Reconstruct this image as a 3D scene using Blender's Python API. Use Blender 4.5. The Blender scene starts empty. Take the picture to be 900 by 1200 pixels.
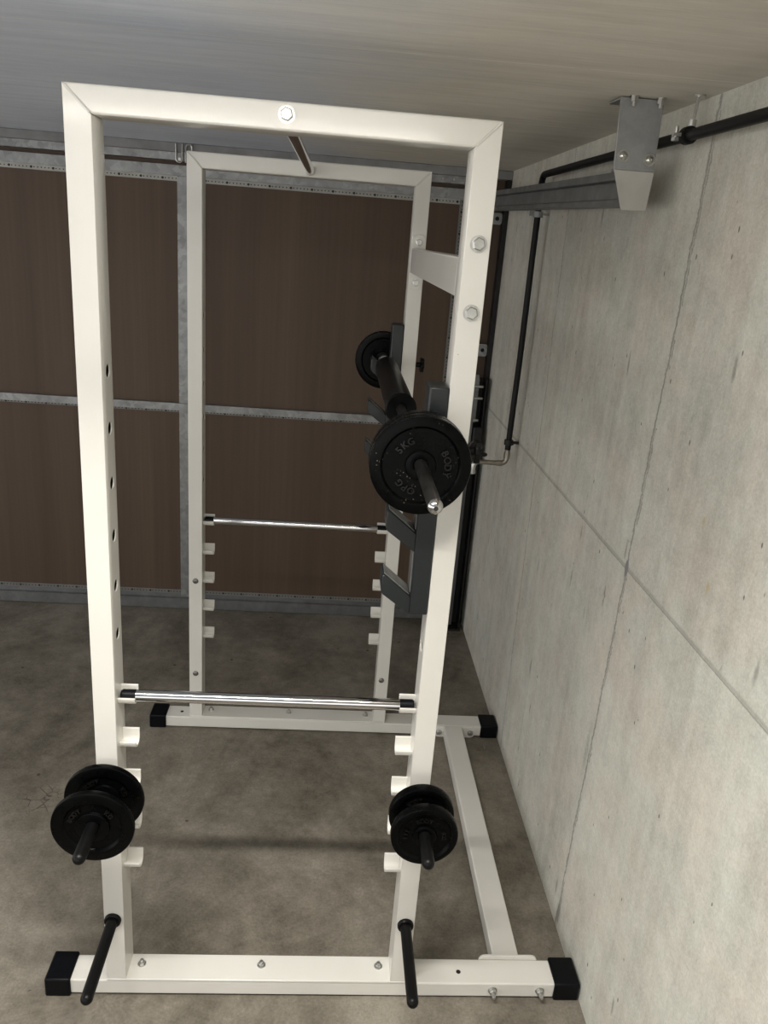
import bpy, bmesh, math, random
from mathutils import Vector, Matrix
random.seed(3)
S = bpy.context.scene
C = S.collection
PI = math.pi

# ------------------------------------------------------------------ measured sizes (metres)
W, A, B, D, H = 0.7718, 0.0478, 0.0756, 1.1769, 2.10      # rack frame: width, tube face, tube depth, frame distance, height
HB = 0.0567                                              # top of the bottom plate
XW, ZC = 1.236, 2.210                                    # right wall, ceiling
YD = 2.23                                                # face of the garage door frame

# ------------------------------------------------------------------ materials
def new_mat(name):
    m = bpy.data.materials.new(name); m.use_nodes = True
    nt = m.node_tree
    return m, nt, nt.nodes['Principled BSDF']

class N:
    """small node helper"""
    def __init__(s, nt): s.nt = nt
    def node(s, t, **kw):
        n = s.nt.nodes.new(t)
        for k, v in kw.items(): setattr(n, k, v)
        return n
    def link(s, a, b): s.nt.links.new(a, b)
    def put(s, sock, v):
        if isinstance(v, (int, float)): sock.default_value = v
        elif isinstance(v, (tuple, list)): sock.default_value = v
        else: s.link(v, sock)
    def math(s, op, a, b=0.0, c=None, clamp=False):
        n = s.node('ShaderNodeMath', operation=op, use_clamp=clamp)
        s.put(n.inputs[0], a); s.put(n.inputs[1], b)
        if c is not None: s.put(n.inputs[2], c)
        return n.outputs[0]
    def coords(s): return s.node('ShaderNodeTexCoord').outputs['Object']
    def map(s, v, scale=(1, 1, 1), loc=(0, 0, 0), rot=(0, 0, 0)):
        n = s.node('ShaderNodeMapping'); s.link(v, n.inputs['Vector'])
        n.inputs['Scale'].default_value = scale; n.inputs['Location'].default_value = loc; n.inputs['Rotation'].default_value = rot
        return n.outputs[0]
    def noise(s, v, scale, detail=4, rough=0.55, dist=0.0):
        n = s.node('ShaderNodeTexNoise'); s.link(v, n.inputs['Vector'])
        n.inputs['Scale'].default_value = scale; n.inputs['Detail'].default_value = detail
        n.inputs['Roughness'].default_value = rough; n.inputs['Distortion'].default_value = dist
        return n.outputs['Fac']
    def voro(s, v, scale, feature='F1', rnd=1.0):
        n = s.node('ShaderNodeTexVoronoi', feature=feature); s.link(v, n.inputs['Vector'])
        n.inputs['Scale'].default_value = scale; n.inputs['Randomness'].default_value = rnd
        return n
    def ramp(s, f, stops):
        n = s.node('ShaderNodeValToRGB'); s.link(f, n.inputs[0])
        el = n.color_ramp.elements
        while len(el) < len(stops): el.new(0.5)
        for e, (p, c) in zip(el, stops):
            e.position = p; e.color = (c[0], c[1], c[2], 1) if isinstance(c, tuple) else (c, c, c, 1)
        return n.outputs[0]
    def mix(s, f, a, b, mode='MIX'):
        n = s.node('ShaderNodeMix', data_type='RGBA', blend_type=mode)
        s.put(n.inputs['Factor'], f)
        for sock, v in ((n.inputs['A'], a), (n.inputs['B'], b)):
            if isinstance(v, tuple): sock.default_value = (v[0], v[1], v[2], 1)
            else: s.link(v, sock)
        return n.outputs['Result']
    def near(s, v, w0, w1):
        """1 where |v| < w0, falling to 0 at w1"""
        n = s.node('ShaderNodeMapRange', clamp=True, interpolation_type='SMOOTHSTEP')
        s.link(s.math('ABSOLUTE', v), n.inputs['Value'])
        n.inputs['From Min'].default_value = w0; n.inputs['From Max'].default_value = w1
        n.inputs['To Min'].default_value = 1; n.inputs['To Max'].default_value = 0
        return n.outputs['Result']
    def bump(s, h, strength, dist=0.002):
        n = s.node('ShaderNodeBump'); n.inputs['Strength'].default_value = strength; n.inputs['Distance'].default_value = dist
        s.link(h, n.inputs['Height']); return n.outputs[0]

def simple(name, col, rough=0.5, metal=0.0, coat=0.0, spec=0.5, var=0.0, scale=6):
    m, nt, p = new_mat(name)
    p.inputs['Base Color'].default_value = (*col, 1); p.inputs['Roughness'].default_value = rough
    p.inputs['Metallic'].default_value = metal; p.inputs['Coat Weight'].default_value = coat
    p.inputs['Specular IOR Level'].default_value = spec
    if var:
        n = N(nt); f = n.noise(n.coords(), scale, 5)
        n.link(n.ramp(f, [(0.3, tuple(c * (1 - var) for c in col)), (0.7, tuple(min(1, c * (1 + var)) for c in col))]), p.inputs['Base Color'])
    return m

def paint_mat():
    m, nt, p = new_mat('cream_powder_coat'); n = N(nt); co = n.coords()
    f = n.noise(co, 5, 3)
    col = n.ramp(f, [(0.3, (0.70, 0.685, 0.64)), (0.7, (0.745, 0.73, 0.685))])
    # small chips
    v = n.voro(co, 26); chip = n.math('LESS_THAN', v.outputs['Distance'], 0.028)
    sel = n.math('GREATER_THAN', n.noise(co, 3.1, 2), 0.60)
    chip = n.math('MULTIPLY', chip, sel)
    n.link(n.mix(chip, col, (0.22, 0.19, 0.15)), p.inputs['Base Color'])
    p.inputs['Roughness'].default_value = 0.30; p.inputs['Coat Weight'].default_value = 0.25; p.inputs['Coat Roughness'].default_value = 0.12
    n.link(n.bump(n.noise(co, 60, 3), 0.10, 0.002), p.inputs['Normal'])
    return m

def galv_mat(name='galvanised_steel', light=1.0, rough=0.42, spangle=0.3):
    m, nt, p = new_mat(name); n = N(nt); co = n.coords()
    wv = n.node('ShaderNodeVectorMath', operation='MULTIPLY_ADD'); nz = n.node('ShaderNodeTexNoise'); n.link(co, nz.inputs['Vector']); nz.inputs['Scale'].default_value = 30
    n.link(nz.outputs['Color'], wv.inputs[0]); wv.inputs[1].default_value = (0.03, 0.03, 0.03); n.link(co, wv.inputs[2])
    v = n.voro(wv.outputs[0], 46)
    cell = n.node('ShaderNodeSeparateColor'); n.link(v.outputs['Color'], cell.inputs[0])
    f = n.math('ADD', n.math('MULTIPLY', cell.outputs[0], spangle), n.math('MULTIPLY', n.noise(co, 9, 6, 0.65), 1.05 - spangle))
    c = lambda k: (k * light, 1.02 * k * light, 1.03 * k * light)
    n.link(n.ramp(f, [(0.2, c(0.27)), (0.55, c(0.40)), (0.9, c(0.56))]), p.inputs['Base Color'])
    p.inputs['Metallic'].default_value = 0.55
    n.link(n.ramp(f, [(0.2, rough + 0.12), (0.9, rough - 0.08)]), p.inputs['Roughness'])
    return m

def perf_mat(name, axis, pitch=0.0155, k=1.0):
    """light galvanised flange with a row of punched holes along AXIS"""
    m, nt, p = new_mat(name); n = N(nt); co = n.coords()
    sx = n.node('ShaderNodeSeparateXYZ'); n.link(co, sx.inputs[0])
    u = sx.outputs[axis]; w = sx.outputs[2 if axis == 0 else 0]
    def dots(pt, r, off):
        m_ = n.math('SUBTRACT', n.math('MODULO', n.math('ADD', u, 50.0 + off), pt), pt / 2)
        d = n.math('SQRT', n.math('ADD', n.math('POWER', m_, 2), n.math('POWER', w, 2)))
        return n.math('LESS_THAN', d, r)
    hole = n.math('MAXIMUM', dots(pitch, 0.0027, 0), dots(pitch * 6, 0.0052, 0.004))
    f = n.noise(co, 12, 4)
    base = n.ramp(f, [(0.3, (0.32 * k, 0.315 * k, 0.295 * k)), (0.7, (0.44 * k, 0.435 * k, 0.41 * k))])
    n.link(n.mix(hole, base, (0.02, 0.018, 0.015)), p.inputs['Base Color'])
    p.inputs['Metallic'].default_value = 0.25; p.inputs['Roughness'].default_value = 0.5
    return m

def wall_mat():
    m, nt, p = new_mat('cast_concrete_wall'); n = N(nt); co = n.coords()
    sx = n.node('ShaderNodeSeparateXYZ'); n.link(co, sx.inputs[0]); Y, Z = sx.outputs[1], sx.outputs[2]
    big = n.noise(n.map(co, (1, 1, 0.6)), 1.6, 6, 0.6)
    streak = n.noise(n.map(co, (1, 16, 0.9)), 1.0, 6, 0.65)
    mott = n.noise(co, 10, 9, 0.78)
    grain = n.noise(co, 190, 3, 0.7)
    f = n.math('ADD', n.math('ADD', n.math('MULTIPLY', big, 0.32), n.math('MULTIPLY', streak, 0.28)), n.math('MULTIPLY', mott, 0.40))
    col = n.ramp(f, [(0.36, (0.42, 0.405, 0.365)), (0.5, (0.575, 0.56, 0.515)), (0.62, (0.68, 0.665, 0.615))])
    hue = n.noise(n.map(co, (1, 1, 1), (5, 5, 5)), 4.5, 6, 0.65)
    col = n.mix(1.0, col, n.ramp(hue, [(0.38, (1.0, 0.965, 0.935)), (0.62, (0.965, 1.0, 0.975))]), 'MULTIPLY')
    col = n.mix(0.5, col, n.ramp(n.math('ADD', n.math('MULTIPLY', grain, 0.5), n.math('MULTIPLY', n.noise(co, 70, 5, 0.8), 0.5)), [(0.36, 0.2), (0.64, 0.8)]), 'SOFT_LIGHT')
    # pinholes, stretched downwards, and scrapes
    v = n.voro(n.map(co, (1, 1, 0.5)), 24)
    pin = n.math('MULTIPLY', n.near(v.outputs['Distance'], 0.05, 0.09), n.math('GREATER_THAN', n.noise(co, 9, 2), 0.47))
    v2 = n.voro(n.map(co, (1, 1, 0.22), (3, 7, 1)), 12)
    rag = n.math('MULTIPLY', n.noise(co, 60, 3), 0.08)
    scar = n.math('MULTIPLY', n.near(n.math('ADD', v2.outputs['Distance'], rag), 0.075, 0.15), n.math('GREATER_THAN', n.noise(co, 5, 3), 0.47))
    v3 = n.voro(n.map(co, (1, 0.9, 0.16), (1, 2, 6), (0.45, 0, 0)), 7)
    scrape = n.math('MULTIPLY', n.near(n.math('ADD', v3.outputs['Distance'], rag), 0.07, 0.16), n.math('MULTIPLY', n.math('GREATER_THAN', n.noise(co, 3.3, 3), 0.5), n.noise(co, 110, 2)))
    spots = n.math('MAXIMUM', n.math('MAXIMUM', pin, n.math('MULTIPLY', scar, 0.62)), scrape)
    col = n.mix(n.math('MULTIPLY', spots, 0.85), col, (0.14, 0.13, 0.115))
    # formwork joints: two upright, one level
    wob = n.math('MULTIPLY', n.math('SUBTRACT', n.noise(n.map(co, (1, 1, 1)), 7, 5, 0.7), 0.5), 0.034)
    w2 = n.math('MULTIPLY', n.math('SUBTRACT', n.noise(co, 55, 3, 0.75), 0.5), 0.022)
    wob = n.math('ADD', wob, w2)
    def upright(y0, k, a, b):
        d = n.math('ADD', n.math('SUBTRACT', Y, n.math('ADD', y0, n.math('MULTIPLY', Z, k))), wob)
        return n.near(d, a, b), d
    wid = n.noise(n.map(co, (1, 0.2, 4)), 1.5, 4)
    j1, d1 = upright(0.2485, -0.031, 0.0005, 0.0075)
    j1b = n.math('MULTIPLY', n.near(n.math('ADD', d1, 0.010), 0.0, 0.004), n.math('GREATER_THAN', wid, 0.47))
    j2, d2 = upright(1.105, 0.052, 0.0, 0.006)
    hz = n.math('ADD', n.math('SUBTRACT', Z, 1.1665), n.math('MULTIPLY', wob, 0.18))
    j3 = n.math('MAXIMUM', n.math('MULTIPLY', n.near(hz, 0.002, 0.009), 0.55), n.near(n.math('ADD', hz, 0.004), 0.0, 0.003))
    # lump of mortar where they cross
    e = n.math('SQRT', n.math('ADD', n.math('POWER', n.math('MULTIPLY', n.math('SUBTRACT', Y, 0.212), 1.0), 2), n.math('POWER', n.math('MULTIPLY', n.math('SUBTRACT', Z, 1.165), 0.5), 2)))
    lump = n.near(e, 0.009, 0.013)
    band = n.math('MULTIPLY', n.near(d1, 0.004, 0.05), 0.22)
    col = n.mix(band, col, (0.50, 0.495, 0.475))
    lines = n.math('MAXIMUM', n.math('MAXIMUM', n.math('MULTIPLY', j1, 0.62), n.math('MULTIPLY', j1b, 0.6)), n.math('MAXIMUM', n.math('MULTIPLY', j2, 0.55), n.math('MULTIPLY', j3, 0.6)))
    col = n.mix(lines, col, (0.15, 0.14, 0.12))
    col = n.mix(n.math('MULTIPLY', lump, 0.85), col, (0.22, 0.22, 0.23))
    foot = n.near(n.math('SQRT', n.math('ADD', n.math('POWER', n.math('SUBTRACT', Y, 0.238), 2), n.math('POWER', n.math('MULTIPLY', n.math('SUBTRACT', Z, 0.055), 0.45), 2))), 0.004, 0.022)
    col = n.mix(n.math('MULTIPLY', foot, n.math('MULTIPLY', mott, 1.5)), col, (0.17, 0.16, 0.14))
    # two small ochre stains
    def stain(y, z, r):
        q = n.math('SQRT', n.math('ADD', n.math('POWER', n.math('SUBTRACT', Y, y), 2), n.math('POWER', n.math('MULTIPLY', n.math('SUBTRACT', Z, z), 0.6), 2)))
        return n.near(q, 0.0, r)
    st = n.math('MAXIMUM', stain(-0.115, 1.405, 0.010), stain(-0.185, 1.295, 0.012))
    col = n.mix(n.math('MULTIPLY', st, 0.6), col, (0.42, 0.30, 0.10))
    n.link(col, p.inputs['Base Color'])
    p.inputs['Roughness'].default_value = 0.85; p.inputs['Specular IOR Level'].default_value = 0.25
    h = n.math('SUBTRACT', n.math('ADD', n.math('MULTIPLY', grain, 0.3), n.math('MULTIPLY', mott, 0.6)), n.math('ADD', n.math('MULTIPLY', spots, 0.9), n.math('MULTIPLY', lines, 0.9)))
    n.link(n.bump(h, 0.35, 0.004), p.inputs['Normal'])
    return m

def ceiling_mat():
    m, nt, p = new_mat('board_marked_concrete_ceiling'); n = N(nt); co = n.coords()
    sx = n.node('ShaderNodeSeparateXYZ'); n.link(co, sx.inputs[0]); X, Y = sx.outputs[0], sx.outputs[1]
    big = n.noise(co, 1.3, 5, 0.6)
    grainy = n.noise(n.map(co, (1.2, 18, 1), rot=(0, 0, 0.10)), 1.4, 7, 0.7)
    fine = n.noise(n.map(co, (8, 90, 1)), 2.0, 3, 0.6)
    f = n.math('ADD', n.math('MULTIPLY', big, 0.5), n.math('ADD', n.math('MULTIPLY', grainy, 0.35), n.math('MULTIPLY', fine, 0.15)))
    # lens glare painted into the slab colour: bluish left, fading to warm concrete right
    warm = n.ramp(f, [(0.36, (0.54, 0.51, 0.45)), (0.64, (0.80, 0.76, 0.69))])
    glare_cool = n.ramp(f, [(0.36, (0.59, 0.635, 0.75)), (0.64, (0.81, 0.87, 0.97))])
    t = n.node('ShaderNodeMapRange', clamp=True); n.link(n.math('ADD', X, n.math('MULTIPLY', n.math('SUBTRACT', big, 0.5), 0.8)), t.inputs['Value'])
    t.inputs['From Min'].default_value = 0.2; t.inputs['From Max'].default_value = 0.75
    col = n.mix(t.outputs['Result'], glare_cool, warm)
    wob = n.math('MULTIPLY', n.math('SUBTRACT', n.noise(co, 12, 4), 0.5), 0.02)
    d = n.math('ADD', n.math('SUBTRACT', Y, n.math('SUBTRACT', 0.109, n.math('MULTIPLY', X, 0.03))), wob)
    brk = n.math('GREATER_THAN', n.noise(n.map(co, (1, 0.1, 1)), 5, 3), 0.42)
    ln = n.math('MULTIPLY', n.near(d, 0.0005, 0.0045), n.math('ADD', n.math('MULTIPLY', brk, 0.6), 0.2))
    col = n.mix(n.math('MULTIPLY', ln, 0.7), col, (0.90, 0.88, 0.84))
    n.link(col, p.inputs['Base Color'])
    p.inputs['Roughness'].default_value = 0.8; p.inputs['Specular IOR Level'].default_value = 0.3
    n.link(n.bump(n.math('ADD', grainy, n.math('MULTIPLY', fine, 0.5)), 0.22, 0.004), p.inputs['Normal'])
    return m

def floor_mat():
    m, nt, p = new_mat('worn_screed_floor'); n = N(nt); co = n.coords()
    big = n.noise(n.map(co, (1, 0.7, 1)), 2.2, 7, 0.62, 0.6)
    mid = n.noise(co, 9, 7, 0.7)
    grain = n.noise(co, 130, 3, 0.7)
    small = n.noise(co, 34, 6, 0.75)
    f = n.math('ADD', n.math('ADD', n.math('MULTIPLY', big, 0.5), n.math('MULTIPLY', mid, 0.32)), n.math('MULTIPLY', small, 0.18))
    col = n.ramp(f, [(0.39, (0.10, 0.087, 0.067)), (0.5, (0.19, 0.168, 0.136)), (0.60, (0.275, 0.249, 0.206))])
    col = n.mix(0.35, col, n.ramp(grain, [(0.3, 0.2), (0.7, 0.8)]), 'SOFT_LIGHT')
    # a patch of crazed cracks on the left
    sx = n.node('ShaderNodeSeparateXYZ'); n.link(co, sx.inputs[0])
    ve = n.voro(n.map(co, (1, 1, 1), rot=(0, 0, 0.4)), 22, 'DISTANCE_TO_EDGE')
    near_c = n.near(n.math('SQRT', n.math('ADD', n.math('POWER', n.math('SUBTRACT', sx.outputs[0], -0.415), 2), n.math('POWER', n.math('SUBTRACT', sx.outputs[1], 0.735), 2))), 0.05, 0.095)
    crz = n.math('MULTIPLY', n.math('MULTIPLY', n.near(ve.outputs['Distance'], 0.005, 0.04), near_c), n.math('GREATER_THAN', n.noise(co, 18, 2), 0.40))
    col = n.mix(n.math('MULTIPLY', crz, 0.75), col, (0.045, 0.038, 0.03))
    # dark spots, pale scratches
    v = n.voro(co, 9); spot = n.math('MULTIPLY', n.near(v.outputs['Distance'], 0.04, 0.075), n.math('GREATER_THAN', n.noise(co, 2.3, 2), 0.5))
    v2 = n.voro(n.map(co, (1, 1, 1), (4.3, 2.1, 0)), 2.6); stain = n.math('MULTIPLY', n.near(n.math('ADD', v2.outputs['Distance'], n.math('MULTIPLY', n.noise(co, 6, 4), 0.12)), 0.08, 0.22), n.noise(co, 30, 3))
    col = n.mix(n.math('MULTIPLY', spot, 0.8), col, (0.04, 0.035, 0.03))
    col = n.mix(n.math('MULTIPLY', stain, 0.55), col, (0.09, 0.08, 0.07))
    sc = n.noise(n.map(co, (40, 7, 1), rot=(0, 0, 0.5)), 1.0, 2)
    scr = n.math('MULTIPLY', n.math('GREATER_THAN', sc, 0.76), 0.35)
    col = n.mix(scr, col, (0.33, 0.31, 0.27))
    n.link(col, p.inputs['Base Color'])
    n.link(n.ramp(mid, [(0.3, 0.62), (0.7, 0.8)]), p.inputs['Roughness'])
    p.inputs['Specular IOR Level'].default_value = 0.35
    n.link(n.bump(n.math('ADD', mid, n.math('MULTIPLY', grain, 0.4)), 0.25, 0.003), p.inputs['Normal'])
    return m

def wood_mat():
    m, nt, p = new_mat('brown_hardboard'); n = N(nt); co = n.coords()
    band = n.noise(n.map(co, (5, 1, 0.12)), 1.2, 4, 0.6)
    grain = n.noise(n.map(co, (60, 1, 1.2)), 1.0, 5, 0.65)
    f = n.math('ADD', n.math('MULTIPLY', band, 0.65), n.math('MULTIPLY', grain, 0.35))
    col = n.ramp(f, [(0.32, (0.072, 0.047, 0.031)), (0.5, (0.092, 0.061, 0.041)), (0.68, (0.118, 0.079, 0.052))])
    v = n.voro(n.map(co, (1, 1, 0.5)), 6); spot = n.math('MULTIPLY', n.near(v.outputs['Distance'], 0.01, 0.035), n.math('GREATER_THAN', n.noise(co, 3, 2), 0.58))
    col = n.mix(n.math('MULTIPLY', spot, 0.6), col, (0.03, 0.02, 0.015))
    n.link(col, p.inputs['Base Color'])
    p.inputs['Roughness'].default_value = 0.55; p.inputs['Specular IOR Level'].default_value = 0.35
    return m

def iron_mat(name, dusty):
    m, nt, p = new_mat(name); n = N(nt); co = n.coords()
    base = n.ramp(n.noise(co, 20, 4), [(0.3, (0.0007, 0.0009, 0.001)), (0.7, (0.0018, 0.002, 0.0021))])
    if dusty:
        v = n.voro(co, 150); s1 = n.near(v.outputs['Distance'], 0.05, 0.25)
        s = n.math('MULTIPLY', s1, n.math('GREATER_THAN', n.noise(co, 28, 4), 0.57))
        base = n.mix(n.math('MULTIPLY', s, 0.4), base, (0.32, 0.28, 0.22))
    n.link(base, p.inputs['Base Color'])
    n.link(n.ramp(n.noise(co, 40, 3), [(0.3, 0.24), (0.7, 0.36)]), p.inputs['Roughness']); p.inputs['Specular IOR Level'].default_value = 0.09
    n.link(n.bump(n.noise(co, 140, 3), 0.2, 0.001), p.inputs['Normal'])
    return m

M = dict(
    cream=paint_mat(), galv=galv_mat(light=0.70), galv_dull=galv_mat('dull_zinc_sheet', 0.45, 0.5, 0.1), galv_plate=galv_mat('zinc_plate', 0.80, 0.45, 0.08), perf=perf_mat('punched_flange', 0), perfv=perf_mat('punched_flange_upright', 2, 0.0155, 0.45),
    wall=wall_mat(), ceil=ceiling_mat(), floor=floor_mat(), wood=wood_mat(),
    iron=iron_mat('black_enamel_iron', False), iron_worn=iron_mat('chipped_black_iron', True),
    rubber=simple('black_plastic_cap', (0.0025, 0.003, 0.0045), 0.42, spec=0.16, var=0.2),
    pegm=simple('black_peg_sleeve', (0.003, 0.003, 0.0032), 0.40, spec=0.2, var=0.25, scale=30),
    chrome=simple('chrome', (0.62, 0.62, 0.63), 0.09, 1.0, var=0.05),
    zinc=simple('zinc_plated_bolt', (0.55, 0.55, 0.53), 0.28, 0.9, var=0.15, scale=80),
    grey=simple('dark_grey_powder_coat', (0.010, 0.0132, 0.0148), 0.40, 0.0, 0.1, var=0.1),
    liner=simple('worn_grey_liner', (0.20, 0.20, 0.195), 0.34, 0.3, var=0.3, scale=40),
    foam=simple('black_foam', (0.0025, 0.0026, 0.003), 0.33, spec=0.16, var=0.2, scale=40),
    barsteel=simple('worn_dark_steel_bar', (0.040, 0.038, 0.036), 0.34, 0.75, var=0.5, scale=45),
    pipe=simple('black_pipe_sleeve', (0.005, 0.005, 0.0055), 0.5, spec=0.25, var=0.2),
    steelblk=simple('black_steel', (0.010, 0.009, 0.009), 0.55, 0.2, var=0.3),
    steelgry=simple('grey_primed_steel', (0.085, 0.085, 0.088), 0.5, 0.3, var=0.2),
    brass=simple('tarnished_nickel_brass', (0.33, 0.30, 0.26), 0.35, 0.85, var=0.25, scale=30),
    hole=simple('dark_bore', (0.006, 0.006, 0.006), 0.8, var=0.1),
    dullbolt=simple('dull_button_bolt', (0.22, 0.21, 0.20), 0.4, 0.8, var=0.2, scale=80),
    perfd=perf_mat('dark_punched_flange', 0, 0.0155, 0.5),
    lampw=simple('white_enamel', (0.8, 0.8, 0.78), 0.4, var=0.02),
    lintel=simple('grey_concrete_lintel', (0.24, 0.24, 0.245), 0.85, var=0.2, scale=9),
    iron_text=simple('glint_raised_letters', (0.004, 0.004, 0.0039), 0.2, spec=0.28, var=0.4, scale=90),  # paler and glossier than the plate: letter glints put into the colour
    pale_flap=simple('tilt_lit_flap', (0.42, 0.41, 0.385), 0.85, var=0.15, scale=9),  # bent metal flap; the lightness from its tilt is put into the colour
)
tube, nt_, p_ = new_mat('lit_fluorescent_tube')
p_.inputs['Base Color'].default_value = (0.9, 0.9, 0.9, 1)
p_.inputs['Emission Color'].default_value = (1.0, 0.96, 0.88, 1)
p_.inputs['Emission Strength'].default_value = 14.0
M['tube'] = tube

# ------------------------------------------------------------------ object helpers
def tag(o, label=None, cat=None, group=None, kind=None):
    for k, v in (('label', label), ('category', cat), ('group', group), ('kind', kind)):
        if v: o[k] = v
    return o
def empty(name, loc=(0, 0, 0)):
    o = bpy.data.objects.new(name, None); C.objects.link(o); o.location = loc; o.empty_display_size = 0.05
    return o
def obj(name, bm, mat, parent=None, loc=(0, 0, 0), bevel=0.0, seg=2, smooth=False, normals=True):
    if normals: bmesh.ops.recalc_face_normals(bm, faces=bm.faces[:])
    me = bpy.data.meshes.new(name); bm.to_mesh(me); bm.free()
    me.materials.append(M[mat])
    o = bpy.data.objects.new(name, me); C.objects.link(o)
    o.location = loc
    if parent: o.parent = parent
    if smooth:
        for f in me.polygons: f.use_smooth = True
        me.set_sharp_from_angle(angle=math.radians(35))
    if bevel:
        b = o.modifiers.new('bevel', 'BEVEL'); b.width = bevel; b.segments = seg; b.limit_method = 'ANGLE'; b.angle_limit = math.radians(30)
        b.harden_normals = False
        for f in me.polygons: f.use_smooth = True
        me.set_sharp_from_angle(angle=math.radians(80))
    return o
def add_box(bm, x0, x1, y0, y1, z0, z1):
    vs = [bm.verts.new((x, y, z)) for x in (x0, x1) for y in (y0, y1) for z in (z0, z1)]
    for f in ((0, 1, 3, 2), (4, 6, 7, 5), (0, 4, 5, 1), (2, 3, 7, 6), (0, 2, 6, 4), (1, 5, 7, 3)): bm.faces.new([vs[i] for i in f])
    return vs
def box(x0, x1, y0, y1, z0, z1):
    bm = bmesh.new(); add_box(bm, x0, x1, y0, y1, z0, z1); return bm
def add_prism(bm, pts, lo, hi, axis='y'):
    """polygon PTS extruded along AXIS from LO to HI; pts are (x,z) for y, (y,z) for x, (x,y) for z"""
    def P(q, t): return {'y': (q[0], t, q[1]), 'x': (t, q[0], q[1]), 'z': (q[0], q[1], t)}[axis]
    a = [bm.verts.new(P(q, lo)) for q in pts]; b = [bm.verts.new(P(q, hi)) for q in pts]
    bm.faces.new(a); bm.faces.new(b[::-1])
    for i in range(len(pts)): bm.faces.new((a[i], b[i], b[(i + 1) % len(pts)], a[(i + 1) % len(pts)]))
def prism(pts, lo, hi, axis='y'):
    bm = bmesh.new(); add_prism(bm, pts, lo, hi, axis); return bm
AX = {'x': Matrix.Rotation(PI / 2, 4, 'Y'), 'y': Matrix.Rotation(-PI / 2, 4, 'X'), 'z': Matrix.Identity(4)}
def add_lathe(bm, prof, c=(0, 0, 0), axis='y', n=40, closed=False):
    """profile [(radius, height)] turned about AXIS through C. closed: profile is a loop (a ring with a hole)"""
    T = Matrix.Translation(c) @ AX[axis]
    rings = []
    for r, h in prof:
        if r < 1e-7: rings.append([bm.verts.new(T @ Vector((0, 0, h)))])
        else: rings.append([bm.verts.new(T @ Vector((r * math.cos(2 * PI * k / n), r * math.sin(2 * PI * k / n), h))) for k in range(n)])
    pairs = list(zip(rings, rings[1:])) + ([(rings[-1], rings[0])] if closed else [])
    for a, b in pairs:
        for k in range(n):
            k2 = (k + 1) % n
            if len(a) == 1 and len(b) == 1: continue
            if len(a) == 1: bm.faces.new((a[0], b[k], b[k2]))
            elif len(b) == 1: bm.faces.new((a[k], b[0], a[k2]))
            else: bm.faces.new((a[k], b[k], b[k2], a[k2]))
def lathe(prof, c=(0, 0, 0), axis='y', n=40, closed=False):
    bm = bmesh.new(); add_lathe(bm, prof, c, axis, n, closed); return bm
def rod(r, lo, hi, c=(0, 0, 0), axis='y', n=28, bev=0.0):
    pr = [(0, lo), (r - bev, lo)] + ([(r, lo + bev)] if bev else []) + ([(r, hi - bev)] if bev else []) + [(r - bev, hi), (0, hi)]
    return lathe(pr, c, axis, n)
def add_tube(bm, pts, r, n=12, closed=False):
    """round wire along a polyline"""
    pts = [Vector(p) for p in pts]; rings = []; prev = None
    for i, p in enumerate(pts):
        if closed: d = pts[(i + 1) % len(pts)] - pts[i - 1]
        else: d = pts[min(i + 1, len(pts) - 1)] - pts[max(i - 1, 0)]
        d.normalize()
        ref = prev if prev is not None else (Vector((0, 0, 1)) if abs(d.z) < 0.9 else Vector((1, 0, 0)))
        u = (ref - d * ref.dot(d)).normalized(); v = d.cross(u); prev = u
        rings.append([bm.verts.new(p + r * (math.cos(2 * PI * k / n) * u + math.sin(2 * PI * k / n) * v)) for k in range(n)])
    m = len(rings)
    for i in range(m if closed else m - 1):
        a, b = rings[i], rings[(i + 1) % m]
        for k in range(n): bm.faces.new((a[k], a[(k + 1) % n], b[(k + 1) % n], b[k]))
    if not closed: bm.faces.new(rings[0][::-1]); bm.faces.new(rings[-1])
def arc(c, r, a0, a1, n, plane='xz'):
    out = []
    for i in range(n + 1):
        t = a0 + (a1 - a0) * i / n
        u, v = r * math.cos(t), r * math.sin(t)
        out.append({'xz': (c[0] + u, c[1], c[2] + v), 'yz': (c[0], c[1] + u, c[2] + v), 'xy': (c[0] + u, c[1] + v, c[2])}[plane])
    return out
def cut(o, cutters):
    """subtract each cutter bmesh from object O for good"""
    for bm in cutters:
        bmesh.ops.recalc_face_normals(bm, faces=bm.faces[:])
        me = bpy.data.meshes.new('cutter'); bm.to_mesh(me); bm.free()
        c = bpy.data.objects.new('cutter', me); C.objects.link(c)
        md = o.modifiers.new('cut', 'BOOLEAN'); md.operation = 'DIFFERENCE'; md.object = c; md.solver = 'EXACT'
        bpy.context.view_layer.update()
        dg = bpy.context.evaluated_depsgraph_get()
        new = bpy.data.meshes.new_from_object(o.evaluated_get(dg))
        o.modifiers.remove(md); o.data = new
        bpy.data.objects.remove(c); bpy.data.meshes.remove(me)
def hexhead(bm, c, r, h, axis='y', sgn=-1, washer=True):
    """hexagon bolt head with a washer, standing out of the face at C"""
    T = Matrix.Translation(c) @ AX[axis]
    z = 0.0
    if washer: add_lathe(bm, [(0, 0), (r * 1.28, 0), (r * 1.28, sgn * 0.0016), (0, sgn * 0.0016)], c, axis, 24); z = sgn * 0.0016
    ring = lambda q, hh: [bm.verts.new(T @ Vector((q * math.cos(PI / 3 * k + 0.3), q * math.sin(PI / 3 * k + 0.3), hh))) for k in range(6)]
    a, b, d = ring(r, z), ring(r, z + sgn * h * 0.8), ring(r * 0.84, z + sgn * h)
    bm.faces.new(a); bm.faces.new(d)
    for p, q in ((a, b), (b, d)):
        for k in range(6): bm.faces.new((p[k], q[k], q[(k + 1) % 6], p[(k + 1) % 6]))
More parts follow.
